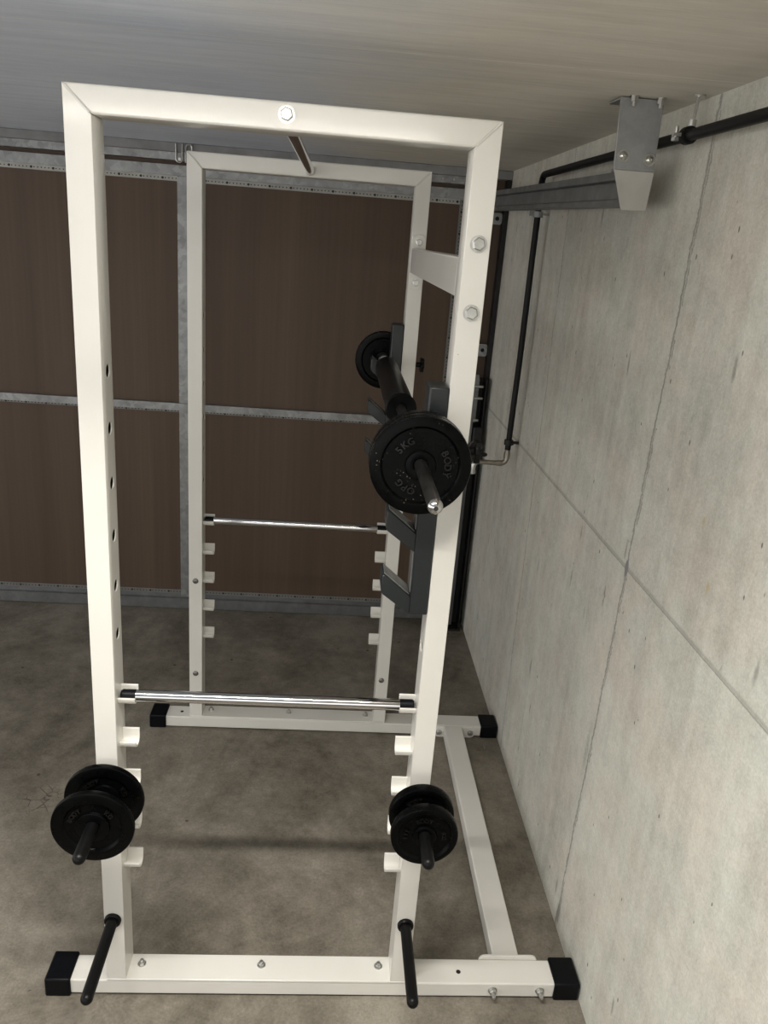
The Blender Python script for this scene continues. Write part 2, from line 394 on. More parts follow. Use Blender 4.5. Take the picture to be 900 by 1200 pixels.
def dome(bm, c, r, h, axis='y', sgn=-1):
    pr = [(r, 0)] + [(r * math.cos(t), sgn * h * math.sin(t)) for t in (0.35, 0.75, 1.15)] + [(r * 0.32, sgn * h), (r * 0.30, sgn * h * 0.55), (0, sgn * h * 0.55)]
    add_lathe(bm, [(0, 0)] + pr, c, axis, 24)

# ------------------------------------------------------------------ the setting
XL, YB, YF = -4.2, 2.34, -5.0
floor = obj('floor', box(XL, XW + 0.15, YF, YB + 0.1, -0.12, 0.0), 'floor'); tag(floor, kind='structure')
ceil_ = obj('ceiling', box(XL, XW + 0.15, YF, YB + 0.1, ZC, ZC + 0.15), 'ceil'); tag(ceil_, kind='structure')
wr = obj('wall_right', box(XW, XW + 0.15, YF, YB + 0.1, 0.0, ZC), 'wall'); tag(wr, kind='structure')
wb = obj('wall_back', box(XL, XW, YB, YB + 0.1, 0.0, ZC), 'wall'); tag(wb, kind='structure')
lin = obj('trim_1', box(XL, XW, 2.205, YB, 2.172, ZC), 'lintel', bevel=0.004); tag(lin, kind='structure')

# garage door (setting): frame of galvanised sections with brown boards
door = empty('door_1', (0, YD, 0)); tag(door, kind='structure')
def dpart(name, bm, mat, par=None, bevel=0.0):
    return obj(name, bm, mat, par or door, (0, 0, 0), bevel)
DX0, DX1 = -1.45, 1.065
yy = lambda v: v - YD
hdr = dpart('header_rail', prism([(yy(2.212), 2.140), (yy(2.212), 2.171), (yy(2.26), 2.171), (yy(2.26), 2.166), (yy(2.217), 2.166), (yy(2.217), 2.140)], DX0, 1.06, 'x'), 'galv')
for i, (x0, x1, z0, z1) in enumerate(((DX0, -0.19, 1.06, 2.139), (-0.17, DX1, 1.06, 2.139), (DX0, -0.19, 0.05, 1.05), (-0.17, DX1, 0.05, 1.05))):
    dpart('board_panel', box(x0, x1, yy(2.252), yy(2.262), z0, z1), 'wood')
def rail_x(z0, z1, lip0, lip1, name, pm='perf'):
    r = dpart(name, prism([(yy(YD), z0), (yy(YD), z1), (yy(2.251), z1), (yy(2.251), z1 - 0.003), (yy(YD) + 0.003, z1 - 0.003), (yy(YD) + 0.003, z0 + 0.003), (yy(2.251), z0 + 0.003), (yy(2.251), z0)], DX0, DX1, 'x'), 'galv')
    bm = box(DX0, DX1, -0.0008, 0.0008, -(lip1 - lip0) / 2, (lip1 - lip0) / 2)
    f = obj('punched_flange', bm, pm, r, (0, yy(2.247), (lip0 + lip1) / 2))
    return r
rail_x(2.079, 2.122, 2.0575, 2.079, 'top_rail')
rail_x(1.042, 1.076, 1.030, 1.042, 'middle_rail', 'perfd')
br = dpart('bottom_rail', prism([(yy(2.222), 0.004), (yy(2.222), 0.058), (yy(2.235), 0.062), (yy(2.25), 0.075), (yy(2.252), 0.075), (yy(2.252), 0.004)], DX0, DX1, 'x'), 'galv_dull')
obj('punched_flange', box(DX0, DX1, -0.0008, 0.0008, -0.011, 0.011), 'perfd', br, (0, yy(2.249), 0.086))
def rail_z(x0, x1, za, zb, flx, mat='galv', name='upright_rail'):
    r = dpart(name, prism([(x0, yy(2.236)), (x1, yy(2.236)), (x1, yy(2.251)), (x1 - 0.003, yy(2.251)), (x1 - 0.003, yy(2.239)), (x0 + 0.003, yy(2.239)), (x0 + 0.003, yy(2.251)), (x0, yy(2.251))], za, zb, 'z'), mat)
    for fx in flx: obj('punched_flange', box(-0.011, 0.011, -0.0008, 0.0008, (za - zb) / 2, (zb - za) / 2), 'perfv', r, (fx, yy(2.246), (za + zb) / 2))
rail_z(-0.231, -0.136, 1.077, 2.078, [-0.125]); rail_z(-0.231, -0.136, 0.062, 1.041, [-0.125])
rail_z(1.040, 1.066, 1.077, 2.078, [1.029]); rail_z(1.040, 1.066, 0.062, 1.041, [1.029])
rail_z(-1.45, -1.40, 0.062, 2.078, [-1.389])
# narrow fixed side panel between the leaf and the wall
dpart('side_board', box(1.068, 1.214, yy(2.255), yy(2.275), 0.03, 2.171), 'wood')
dpart('dark_side_strip', box(1.2145, XW - 0.002, yy(2.20), yy(2.29), 0.0, 2.171), 'steelblk')  # dark strip filling the gap between side board and wall
for z0, z1 in ((1.985, 2.035), (1.395, 1.452)):
    bm = prism([(1.075, z0), (1.205, z0), (1.212, z0 + 0.007), (1.212, z1 - 0.007), (1.205, z1), (1.075, z1)], yy(2.222), yy(2.226), 'y')
    add_box(bm, 1.075, 1.12, yy(2.226), yy(2.254), z0, z1)
    br_ = dpart('strap_bracket', bm, 'galv')
    bm = bmesh.new(); dome(bm, (1.19, yy(2.222), (z0 + z1) / 2), 0.009, 0.002); obj('bolt_hole', bm, 'hole', br_)
    bm = bmesh.new(); dome(bm, (1.16, yy(2.222), (z0 + z1) / 2), 0.007, 0.003); obj('rivet', bm, 'zinc', br_)
# two wire clips on the header
for x, s in ((-0.214, 1), (-0.173, -1)):
    zc = 2.168; w = 0.0135; st = 0.036 * s
    pts = [(x - w, 0, zc + st)] + arc((x, 0, zc - st + w * s), w, PI, PI + s * PI, 8) + [(x + w, 0, zc + st)]
    bm = bmesh.new(); add_tube(bm, [(p[0], yy(2.1985), p[2]) for p in pts], 0.0038, 8)
    clip = obj('wire_clip', bm, 'zinc', hdr, smooth=True)
    obj('clip_foot', box(x - 0.006, x + 0.006, yy(2.2025), yy(2.212), zc - 0.030, zc - 0.018), 'zinc', clip)
for x in (0.93, 0.98):
    bm = bmesh.new(); dome(bm, (x, yy(2.212), 2.156), 0.006, 0.004); obj('rivet', bm, 'zinc', hdr)

# door lifting post: dark steel upright with lever plate beside the door
post = empty('door_lifting_post', (1.178, 2.16, 0)); tag(post, 'dark steel door lifting post in the corner between garage door and concrete wall', 'door mechanism')
px, py = 1.178, 2.16
def mpart(name, bm, mat, bevel=0.0, smooth=False, par=None): 
    o = obj(name, bm, mat, par or post, (-px, -py, 0) if par is None else (0, 0, 0), bevel, smooth=smooth)
    return o
mpart('channel', prism([(1.150, 2.120), (1.156, 2.120), (1.156, 2.19), (1.206, 2.19), (1.206, 2.120), (1.212, 2.120), (1.212, 2.196), (1.150, 2.196)], 0.012, 1.30, 'z'), 'steelblk')
mpart('edge_strip', box(1.150, 1.168, 2.112, 2.1195, 0.03, 0.92), 'steelgry', 0.002)
mpart('foot', box(1.140, 1.216, 2.10, 2.19, 0.0, 0.0115), 'steelblk', 0.003)
lv = mpart('lever_plate', prism([(1.140, 1.10), (1.172, 1.10), (1.172, 1.30), (1.166, 1.325), (1.150, 1.325), (1.140, 1.30)], 2.104, 2.1105, 'y'), 'galv_dull', 0.001)
mpart('pull_strip', box(1.150, 1.160, 2.098, 2.1035, 1.00, 1.13), 'galv_dull', 0.001)
for z, x in ((1.27, 1.178), (1.215, 1.180), (1.11, 1.172)):
    mpart('bolt', rod(0.006, -0.024, 0.014, (x, 2.106, z), 'x', 14, 0.001), 'zinc', smooth=True)
bm = bmesh.new(); add_tube(bm, [(p[0], p[1], p[2]) for p in arc((1.185, 2.090, 0.985), 0.03, 0, 2 * PI, 24, 'xz')[:-1]], 0.004, 8, True)
mpart('pull_ring', bm, 'steelgry', smooth=True)
mpart('weight_box', box(1.166, 1.214, 2.095, 2.1185, 0.90, 1.08), 'steelblk', 0.008)

# ------------------------------------------------------------------ door track and ceiling bracket
trk = empty('door_track', (1.12, 0.30, 2.04)); tag(trk, 'galvanised door track with bolted hanger plate under the ceiling along the right wall', 'track')
off = (-1.12, -0.30, -2.04)
def tpart(name, bm, mat, bevel=0.0, smooth=False): return obj(name, bm, mat, trk, off, bevel, smooth=smooth)
zt0, zt1 = 1.995, 2.066
ch = [(1.102, zt0), (1.168, zt0), (1.168, zt1), (1.102, zt1), (1.102, zt1 - 0.017), (1.116, zt1 - 0.020), (1.116, zt1 - 0.023), (1.109, zt1 - 0.024), (1.109, zt0 + 0.015), (1.102, zt0 + 0.011)]
bm = prism(ch, 0.335, 2.205, 'y')
for v in bm.verts: v.co.z += (v.co.y - 0.335) * 0.0235      # the track climbs slightly towards the door
tpart('channel', bm, 'galv_dull')
# hanger plate: slightly sheared sheet with a ceiling flange
bm = bmesh.new()
q = [(1.077, 2.066), (1.167, 2.066), (1.165, ZC - 0.002), (1.069, ZC - 0.002)]
add_prism(bm, q, 0.298, 0.303, 'y'); add_box(bm, 1.069, 1.165, 0.303, 0.375, ZC - 0.0065, ZC - 0.002)
tpart('hanger_plate', bm, 'galv_plate', 0.0012)
bm = bmesh.new()   # tapering end flap
a_ = [(1.079, 0.2985, 2.0655), (1.168, 0.2985, 2.0655), (1.172, 0.322, 1.988), (1.116, 0.322, 1.986)]
v1 = [bm.verts.new(v) for v in a_]; v2 = [bm.verts.new((x, y + 0.004, z)) for x, y, z in a_]
bm.faces.new(v1); bm.faces.new(v2[::-1])
for k in range(4): bm.faces.new((v1[k], v2[k], v2[(k + 1) % 4], v1[(k + 1) % 4]))
tpart('end_flap', bm, 'pale_flap')
tpart('arm', box(1.104, 1.164, 0.3045, 0.40, 2.0685, 2.076), 'galv')
for x, z in ((1.094, 2.094), (1.153, 2.090)):
    bm = bmesh.new(); add_lathe(bm, [(0, 0), (0.013, 0), (0.013, -0.002), (0, -0.002)], (x, 0.298, z), 'y', 24); dome(bm, (x, 0.296, z), 0.009, 0.005)
    tpart('bolt', bm, 'zinc', smooth=True)
for x in (1.094, 1.152):
    bm = bmesh.new(); hexhead(bm, (x, 0.283, ZC - 0.0005), 0.008, 0.011, 'z', -1); add_lathe(bm, [(0, 0), (0.004, 0), (0.004, -0.02), (0, -0.02)], (x, 0.283, ZC - 0.0005), 'z', 12)
    tpart('ceiling_bolt', bm, 'zinc')

# ------------------------------------------------------------------ water pipe
pp = empty('water_pipe', (1.196, 1.45, 1.10)); tag(pp, 'black insulated water pipe running along the right wall and down to a tap', 'pipe')
po = (-1.196, -1.45, -1.10)
def wpart(name, bm, mat, smooth=True, bevel=0.0, par=None): return obj(name, bm, mat, par or pp, po if par is None else (0, 0, 0), bevel, smooth=smooth)
xp, yp = 1.196, 1.47
bm = bmesh.new()
add_tube(bm, [(xp, -2.2, 2.125), (xp, -0.5, 2.128)] + [(xp, 0.2, 2.133), (xp, 1.0, 2.139), (xp, yp - 0.03, 2.142)] + arc((xp, yp - 0.03, 2.112), 0.03, PI / 2, 0, 8, 'yz')[1:] + [(xp, yp, 1.9), (xp, yp - 0.01, 1.5), (xp, yp, 1.135)], 0.0115, 16)
wpart('pipe_sleeve', bm, 'pipe')
def clamp(c, axis, rodlen=None):
    bm = lathe([(0.0125, -0.010), (0.0175, -0.010), (0.0175, 0.010), (0.0125, 0.010)], c, axis, 28, True)
    return bm
cl = wpart('pipe_clamp', clamp((xp, 0.215, 2.1335), 'y'), 'pipe')
bm = bmesh.new(); add_tube(bm, [(xp + 0.004, 0.215, 2.149), (xp + 0.010, 0.218, ZC - 0.001)], 0.0035, 10); add_lathe(bm, [(0, 0), (0.009, 0), (0.009, 0.014), (0, 0.014)], (xp + 0.003, 0.215, 2.149), 'z', 16)
add_lathe(bm, [(0, 0), (0.013, 0), (0.013, -0.003), (0, -0.003)], (xp + 0.010, 0.218, ZC - 0.0005), 'z', 20)
wpart('hanger_rod', bm, 'zinc')
bm = bmesh.new(); add_box(bm, xp - 0.032, xp - 0.017, 0.208, 0.222, 2.130, 2.136); add_lathe(bm, [(0, -0.012), (0.004, -0.012), (0.004, 0.016), (0, 0.016)], (xp - 0.026, 0.215, 2.133), 'z', 12); add_lathe(bm, [(0, -0.012), (0.008, -0.012), (0.008, -0.005), (0, -0.005)], (xp - 0.026, 0.215, 2.133), 'z', 6)
wpart('clamp_screw', bm, 'zinc')
bm = clamp((xp, yp - 0.0025, 2.010), 'z'); add_box(bm, xp - 0.030, xp - 0.016, yp - 0.008, yp + 0.004, 2.004, 2.020); add_box(bm, xp + 0.0165, XW - 0.0005, yp - 0.006, yp + 0.004, 2.008, 2.016)
wpart('wall_clip', bm, 'galv')
bm = clamp((xp, yp - 0.001, 1.165), 'z'); add_box(bm, xp + 0.0165, XW - 0.0005, yp - 0.006, yp + 0.004, 1.160, 1.170); add_tube(bm, [(xp + 0.01, yp - 0.02, 1.165), (xp + 0.01, yp - 0.034, 1.165)], 0.004, 8)
wpart('wall_clip', bm, 'steelblk')
bm = bmesh.new(); add_tube(bm, [(xp, yp, 1.134), (xp, yp, 1.10)] + arc((xp - 0.022, yp, 1.10), 0.022, 0, -PI / 2, 6, 'xz')[1:] + [(xp - 0.05, yp, 1.078), (xp - 0.115, yp, 1.080)], 0.0105, 14)
add_lathe(bm, [(0, -0.012), (0.013, -0.012), (0.013, 0.012), (0, 0.012)], (xp, yp, 1.112), 'z', 8)
add_lathe(bm, [(0, -0.028), (0.0125, -0.028), (0.0125, -0.006), (0, -0.006)], (xp - 0.01, yp, 1.078), 'x', 8)
tp = wpart('tap', bm, 'brass')
bm = bmesh.new(); add_tube(bm, [(xp - 0.112, yp, 1.080), (xp - 0.124, yp, 1.076), (xp - 0.130, yp, 1.062), (xp - 0.131, yp, 1.035)], 0.0115, 14)
add_lathe(bm, [(0, 0), (0.014, 0), (0.014, 0.012), (0, 0.012)], (xp - 0.131, yp, 1.030), 'z', 16)
wpart('spout', bm, 'zinc', par=tp)
bm = bmesh.new(); add_tube(bm, [(xp - 0.105, yp, 1.082), (xp - 0.105, yp, 1.108)], 0.005, 10)
add_tube(bm, [(xp - 0.105 + 0.022 * math.cos(t), yp + 0.022 * math.sin(t), 1.110) for t in [2 * PI * k / 20 for k in range(20)]], 0.0045, 8, True); add_box(bm, xp - 0.127, xp - 0.083, yp - 0.003, yp + 0.003, 1.107, 1.112)
wpart('tap_handle', bm, 'steelblk', par=tp)

# ------------------------------------------------------------------ power rack
rack = empty('power_rack', (W / 2, D / 2, 0))
tag(rack, 'cream white steel power rack standing on the garage floor beside the concrete wall', 'power rack')
ro = (-W / 2, -D / 2, 0)
def rp(name, bm, mat, bevel=0.0, smooth=False, seg=2, par=None):
    return obj(name, bm, mat, par or rack, ro if par is None else (0, 0, 0), bevel, seg, smooth)
BT = 0.004
HOLES = [1.0187 + 0.116 * k for k in range(6)]
def upright(x0, side, y0):
    """tube with a mitred top; side 1: inner face at higher x"""
    xi = x0 + A; z0 = HB
    pts = [(x0, z0), (xi, z0), (xi, H - A if side > 0 else H), (x0, H if side > 0 else H - A)]
    o = rp('upright', prism(pts, y0, y0 + B, 'y'), 'cream')
    t = 0.003
    inner = box(x0 + t, xi - t, y0 + t, y0 + B - t, 0.95, 1.72)
    holes = bmesh.new()
    face = xi if side > 0 else x0
    for z in HOLES: add_lathe(holes, [(0, -0.012), (0.0132, -0.012), (0.0132, 0.012), (0, 0.012)], (face, y0 + 0.0445, z), 'x', 28)
    cut(o, [inner, holes])
    o.data.materials.clear(); o.data.materials.append(M['cream']); o.data.materials.append(M['hole'])
    for f in o.data.polygons:
        c = f.center
        f.material_index = int(x0 + t - 1e-4 <= c.x <= xi - t + 1e-4 and y0 + t - 1e-4 <= c.y <= y0 + B - t + 1e-4 and 0.949 < c.z < 1.721)
    b = o.modifiers.new('bevel', 'BEVEL'); b.width = BT; b.segments = 3; b.limit_method = 'ANGLE'; b.angle_limit = math.radians(40)
    b.use_clamp_overlap = True
    for f in o.data.polygons: f.use_smooth = True
    o.data.set_sharp_from_angle(angle=math.radians(80))
    return o
def bolt(c, kind, par=None, r=0.0085, h=0.006):
    bm = bmesh.new()
    if kind == 'hex': hexhead(bm, c, r, h, 'y', -1)
    elif kind == 'dome': dome(bm, c, r, h, 'y', -1)
    elif kind == 'nut':
        hexhead(bm, c, r, h, 'z', 1)
        add_lathe(bm, [(0, 0), (r * 0.5, 0), (r * 0.5, h + 0.007), (0, h + 0.007)], c, 'z', 14)
    return rp({'hex': 'bolt', 'dome': 'button_bolt', 'nut': 'lock_nut'}[kind], bm, 'dullbolt' if kind == 'dome' else 'zinc', smooth=(kind == 'dome'), par=par)

for y0 in (0.0, D):
    front = y0 == 0.0
    upright(0.0, 1, y0); upright(W - A, -1, y0)
    rp('top_beam', prism([(0, H), (W, H), (W - A, H - A), (A, H - A)], y0, y0 + B, 'y'), 'cream', BT, seg=3)
    # weld seams on the mitres
    for x0, x1 in ((0.003, A - 0.003), (W - 0.003, W - A + 0.003)):
        bm = bmesh.new(); add_tube(bm, [(x0, y0 - 0.0004, H - 0.003), (x1, y0 - 0.0004, H - A + 0.003), (x1, y0 + 0.004, H - A - 0.0002), (x1, y0 + B - 0.004, H - A - 0.0002)], 0.0022, 8)
        rp('weld_seam', bm, 'cream', smooth=True)
    # base tube, caps, bottom plate with nuts
    base = rp('base_tube', box(-0.094, 1.166, y0 + 0.0006, y0 + 0.077, 0.005, 0.0505), 'cream', BT, seg=3)
    for s in (-1, 1):
        x0, x1 = (-0.1554, -0.092) if s < 0 else (1.164, W + 0.4602)
        rp('end_cap', box(x0, x1, y0 - 0.0057, y0 + 0.0773 + 0.0057, 0.0, 0.0567), 'rubber', 0.005, seg=3)
    plate = rp('bottom_plate', box(0.0, W, y0 - 0.0012, y0 + B, 0.0507, HB), 'cream', 0.0018)
    for x in (0.077, W / 2, W - 0.077): bolt((x, y0 + 0.045, HB), 'nut', r=0.0085, h=0.007)
    for x in ((0.91,) if front else (-0.036,)):
        bm = lathe([(0, 0), (0.0062, 0), (0.0062, 0.0005), (0, 0.0005)], (x, y0 + 0.036, 0.0506), 'z', 20); rp('bolt_hole', bm, 'hole')
    # spotter hooks: J profile, tall at the back, short lip in front
    T = 0.005; y1, y2 = y0 + 0.0185, y0 + 0.0575
    for k in range(5):
        z0 = 0.8475 - 0.1155 * k
        for s in (1, -1):
            xa, xb = (A, A + 0.0385) if s > 0 else (W - A - 0.0385, W - A)
            cz, cy, R2 = z0 + 0.0195, (y1 + y2) / 2, (y2 - y1) / 2
            outer = [(cy + R2 * math.cos(t), cz + R2 * math.sin(t)) for t in [PI + PI * i / 12 for i in range(13)]]
            inner = [(cy + (R2 - T) * math.cos(t), cz + (R2 - T) * math.sin(t)) for t in [2 * PI - PI * i / 12 for i in range(13)]]
            pts = [(y1, cz + 0.001)] + outer + [(y2, z0 + 0.037), (y2 - T, z0 + 0.037)] + inner + [(y1 + T, cz + 0.001)]
            rp('safety_hook', prism(pts, xa, xb, 'x'), 'cream', 0.0012)

# pegs for plates on the front faces
pegs = []
for x, z in ((0.024, 0.637), (W - 0.024, 0.643), (0.0215, 0.2495), (W - 0.0235, 0.2475)):
    r, L = 0.0137, 0.228
    pr = [(0, 0.001), (0.0205, 0.001), (0.0205, -0.005), (0.0185, -0.008), (r, -0.008), (r, -(L - r))] + [(r * math.cos(t), -(L - r) - r * math.sin(t)) for t in (0.3, 0.6, 0.9, 1.2, 1.4)] + [(0, -L)]
    rp('weight_peg', lathe(pr, (x, -0.001, z), 'y', 32), 'pegm', smooth=True)
for x, z in ((0.024, 0.637), (0.0235, 0.247), (W - 0.024, 0.637), (W - 0.027, 0.247)): bolt((x, D, z), 'dome', r=0.011, h=0.005)
# bolts of the cross tubes
for z in (1.889, 1.763): bolt((W - 0.0225, -0.0002, z), 'hex', r=0.0125, h=0.008)
bolt((W / 2, -0.0002, H - 0.021), 'hex', r=0.0115, h=0.008)
# pull-up bar
bm = rod(0.0135, B + 0.0005, D - 0.0005, (W / 2, 0, H - 0.0285), 'y', 32); rp('pull_up_bar', bm, 'chrome', smooth=True)
for y, s in ((B, 1), (D, -1)):
    bm = lathe([(0.0136, 0.0003 * s), (0.0165, 0.0003 * s), (0.0140, 0.003 * s)], (W / 2, y, H - 0.0285), 'y', 32, True)
    rp('weld_ring', bm, 'cream', smooth=True)
# upper cross tube with end flanges
ct = rp('upper_cross_tube', box(W - A + 0.001, W - 0.001, B + 0.0065, D - 0.0065, 1.787, 1.863), 'cream', BT, seg=3)
def flange(x0, x1, z0, z1, ya, yb, rad):
    pts = []
    for cx, cz, a0 in ((x1 - rad, z1 - rad, 0), (x0 + rad, z1 - rad, PI / 2), (x0 + rad, z0 + rad, PI), (x1 - rad, z0 + rad, 1.5 * PI)):
        pts += [(cx + rad * math.cos(a0 + t), cz + rad * math.sin(a0 + t)) for t in (0, PI / 8, PI / 4, 3 * PI / 8, PI / 2)]
    return prism(pts, ya, yb, 'y')
for ya, yb in ((B + 0.0003, B + 0.0063), (D - 0.0063, D - 0.0003)): rp('flange_plate', flange(W - A + 0.001, W - 0.001, 1.733, 1.908, ya, yb, 0.020), 'cream', 0.001)
for z in (1.884, 1.757): bolt((W - 0.024, D - 0.0063, z), 'hex', r=0.0105, h=0.007)
# floor cross tube
rp('floor_cross_tube', box(1.012, 1.085, 0.0835, D - 0.0065, 0.006, 0.052), 'cream', BT, seg=3)
rp('flange_plate', flange(0.972, 1.134, 0.004, 0.0615, 0.0773, 0.0833, 0.018), 'cream', 0.001)
rp('flange_plate', flange(0.975, 1.140, 0.001, 0.0495, D - 0.0062, D + 0.0004, 0.018), 'cream', 0.001)
for x in (0.994, 1.122): bolt((x, D - 0.0062, 0.0235), 'hex', r=0.0095, h=0.007)
for x in (0.999, 1.126):
    bm = bmesh.new(); hexhead(bm, (x, 0.0006, 0.028), 0.0095, 0.009, 'y', -1); add_lathe(bm, [(0, 0), (0.0050, 0), (0.0050, -0.024), (0, -0.026)], (x, 0.0006, 0.028), 'y', 14)
    rp('bolt', bm, 'zinc')

# bar catches: dark grey clamps with three sloping prongs each
for y0 in (0.0, D):
    xa, xb = 0.683, W - A - 0.0006
    zb, zt = 1.118, 1.617
    c = rp('bar_catch', box(xa, xb, y0 - 0.002, y0 + B - 0.004, zb, zt), 'grey', 0.004, seg=3)
    for k in range(3):
        dz = 0.1455 * k
        pts = [(0.619, 1.168 + dz), (0.622, 1.162 + dz), (xa + 0.001, 1.116 + dz), (xa + 0.001, 1.158 + dz), (0.624, 1.2075 + dz), (0.619, 1.2045 + dz)]
        pg = rp('prong', prism(pts, y0 + 0.002, y0 + B - 0.010, 'y'), 'grey', 0.002, par=c)
        # pale liner on the sloping top and up the side
        l1 = [(0.6235, 1.2080 + dz), (xa - 0.0015, 1.1600 + dz), (xa - 0.0015, 1.1620 + dz), (0.6240, 1.2100 + dz)]
        rp('liner', prism(l1, y0 + 0.010, y0 + B - 0.016, 'y'), 'liner', par=c)
    for k in range(2):
        dz = 0.1455 * k
        rp('liner', box(xa - 0.0018, xa - 0.0002, y0 + 0.010, y0 + B - 0.016, 1.166 + dz, 1.262 + dz), 'liner', par=c)
    # clamping knob on the far side of the post
    bm = bmesh.new(); add_lathe(bm, [(0, 0), (0.009, 0), (0.009, 0.02), (0, 0.02)], (W + 0.0005, y0 + 0.035, 1.482), 'x', 20)
    n = 36
    pts = [(y0 + 0.035 + (0.024 + 0.0028 * math.cos(6 * t)) * math.cos(t), 1.482 + (0.024 + 0.0028 * math.cos(6 * t)) * math.sin(t)) for t in [2 * PI * i / n for i in range(n)]]
    add_prism(bm, pts, W + 0.0195, W + 0.032, 'x')
    rp('clamp_knob', bm, 'pegm', 0.002, par=c)

# ------------------------------------------------------------------ safety bars resting in the top hooks
def safety_bar(y, label):
    r = 0.0135; zc = 0.8475 + 0.0052 + r
    o = empty('safety_bar', (W / 2, y, zc)); tag(o, label, 'bar', 'chrome safety bars of the rack')
    L = W / 2 - A - 0.004
    obj('rod', rod(r, -L + 0.034, L - 0.034, (0, 0, 0), 'x', 32), 'chrome', o, smooth=True)
    for s in (-1, 1):
        pr = [(0, s * (L - 0.034)), (r, s * (L - 0.034)), (r, s * (L - 0.004)), (r - 0.003, s * L), (0, s * L)]
        obj('end_plug', lathe(pr, (0, 0, 0), 'x', 32), 'rubber', o, smooth=True)
    return o
safety_bar(0.038, 'chrome safety bar lying in the top hooks of the front frame')
safety_bar(D + 0.038, 'chrome safety bar lying in the top hooks of the rear frame')

# ------------------------------------------------------------------ barbell
BX, BZ = 0.668, 1.4808
bb = empty('barbell', (BX, 0.47, BZ)); tag(bb, 'dark steel barbell with round chrome tip resting on the grey prongs of the rack', 'barbell')
obj('bar', rod(0.0122, -0.810, 1.05, (0, 0, 0), 'y', 32, 0.002), 'barsteel', bb, smooth=True)
pr = [(0, -0.822)] + [(0.0132 * math.sin(t), -0.809 - 0.0132 * math.cos(t)) for t in (0.3, 0.6, 0.9, 1.2, 1.5, 1.9, 2.3)] + [(0.0085, -0.799), (0, -0.799)]
pr[0] = (0, -0.809 - 0.0132)
obj('chrome_tip', lathe(pr, (0, 0, 0), 'y', 32), 'chrome', bb, smooth=True)
bm = bmesh.new(); add_lathe(bm, [(0, -0.8226), (0.0042, -0.8226), (0.0042, -0.8215), (0, -0.8215)], (0, 0, 0), 'y', 6); obj('socket', bm, 'hole', bb)
for y in (-0.492, 0.795):
    obj('collar', lathe([(0.0123, -0.0125), (0.0185, -0.0125), (0.0205, -0.008), (0.0205, 0.008), (0.0185, 0.0125), (0.0123, 0.0125)], (0, y, 0), 'y', 32, True), 'zinc', bb, smooth=True)
pad = empty('barbell_pad', (BX, 0.77, BZ)); tag(pad, 'black foam roll wrapped around the middle of the barbell', 'pad')
pr = [(0.0125, -0.315), (0.0300, -0.315), (0.0355, -0.310), (0.0375, -0.300), (0.0375, 0.325), (0.035, 0.332), (0.0125, 0.332)]
obj('foam_roll', lathe(pr, (0, 0, 0), 'y', 40, True), 'foam', pad, smooth=True)
obj('end_ring', lathe([(0.020, -0.3155), (0.034, -0.3155), (0.040, -0.322), (0.0405, -0.330), (0.036, -0.3335), (0.0125, -0.330), (0.0125, -0.3155)], (0, 0, 0), 'y', 40, True), 'foam', pad, smooth=True)

# ------------------------------------------------------------------ weight plates
def arc_text(words_, rad, size, depth, y):
    """letters set round a circle with their tops outward, raised towards -Y; words_ = [(text, centre angle)] clockwise seen from the front"""
    bm = bmesh.new()
    for text, ang in words_:
        step = size * 0.98 / rad
        for i, chx in enumerate(text):
            if chx == ' ': continue
            cu = bpy.data.curves.new('letter', 'FONT'); cu.body = chx; cu.size = size * 1.32; cu.extrude = depth / 2; cu.align_x = 'CENTER'; cu.resolution_u = 3; cu.offset = 0.0006
            t = bpy.data.objects.new('letter', cu); C.objects.link(t)
            bpy.context.view_layer.update()
            me = bpy.data.meshes.new_from_object(t.evaluated_get(bpy.context.evaluated_depsgraph_get()))
            a = math.radians(ang) - (i - (len(text) - 1) / 2) * step
            # letter plane XY -> XZ facing -Y, moved out by rad, turned round
            T = Matrix.Rotation(-(a - PI / 2), 4, 'Y') @ Matrix.Translation((0, y, rad - size * 0.45)) @ Matrix.Rotation(PI / 2, 4, 'X')
            me.transform(T); bm.from_mesh(me)
            bpy.data.objects.remove(t); bpy.data.curves.remove(cu); bpy.data.meshes.remove(me)
    return bm
def plate_mesh(R, t, hole, hub, rim, rec=0.006):
    r2 = rim * R
    fr = [(hole, 0.0015), (hub - 0.003, 0.0), (hub, 0.0012), (hub + 0.0015, rec), (r2 - 0.003, rec), (r2, 0.0015), (r2 + 0.002, 0.0), (R - 0.0045, 0.0), (R - 0.0012, 0.0014), (R, 0.0045)]
    return lathe(fr + [(r, t - y) for r, y in reversed(fr)], (0, 0, 0), 'y', 72, True)
def weight_plate(loc, R, t, hole, hub, rim, label, group, words_=None, tsize=0.014, mat='iron', rot=0.0, rec=0.006):
    o = obj('weight_plate', plate_mesh(R, t, hole, hub, rim, rec), mat, None, loc, smooth=True)
    o.rotation_euler = (0, rot, 0)
    tag(o, label, 'weight plate', group)
    if words_:
        for wd in words_:
            obj('lettering', arc_text([wd], (hub + rim * R) / 2, tsize, 0.007, rec - 0.0022), 'iron_text', o, normals=False)
    return o
gz = BZ - 0.0018
weight_plate((BX, -0.095, gz), 0.0990, 0.0255, 0.0143, 0.029, 0.77, 'black iron plate with raised lettering, outermost on the near end of the barbell', 'plates on the barbell',
             [('BODY', 8), ('E', -57), ('OPG', -122), ('5KG', 131)], 0.0145, 'iron_worn')
weight_plate((BX, -0.0685, gz), 0.0990, 0.0255, 0.0143, 0.029, 0.77, 'black iron plate pressed behind the lettered outermost barbell plate, only its rim showing', 'plates on the barbell', mat='iron_worn')
weight_plate((BX, 1.281, gz), 0.1010, 0.0255, 0.0143, 0.029, 0.77, 'plain black plate on the far end of the barbell by the door', 'plates on the barbell')
lz = 0.637 - 0.0015; LX = 0.024
ltx = [('BODY', 142), ('KG', 44)]
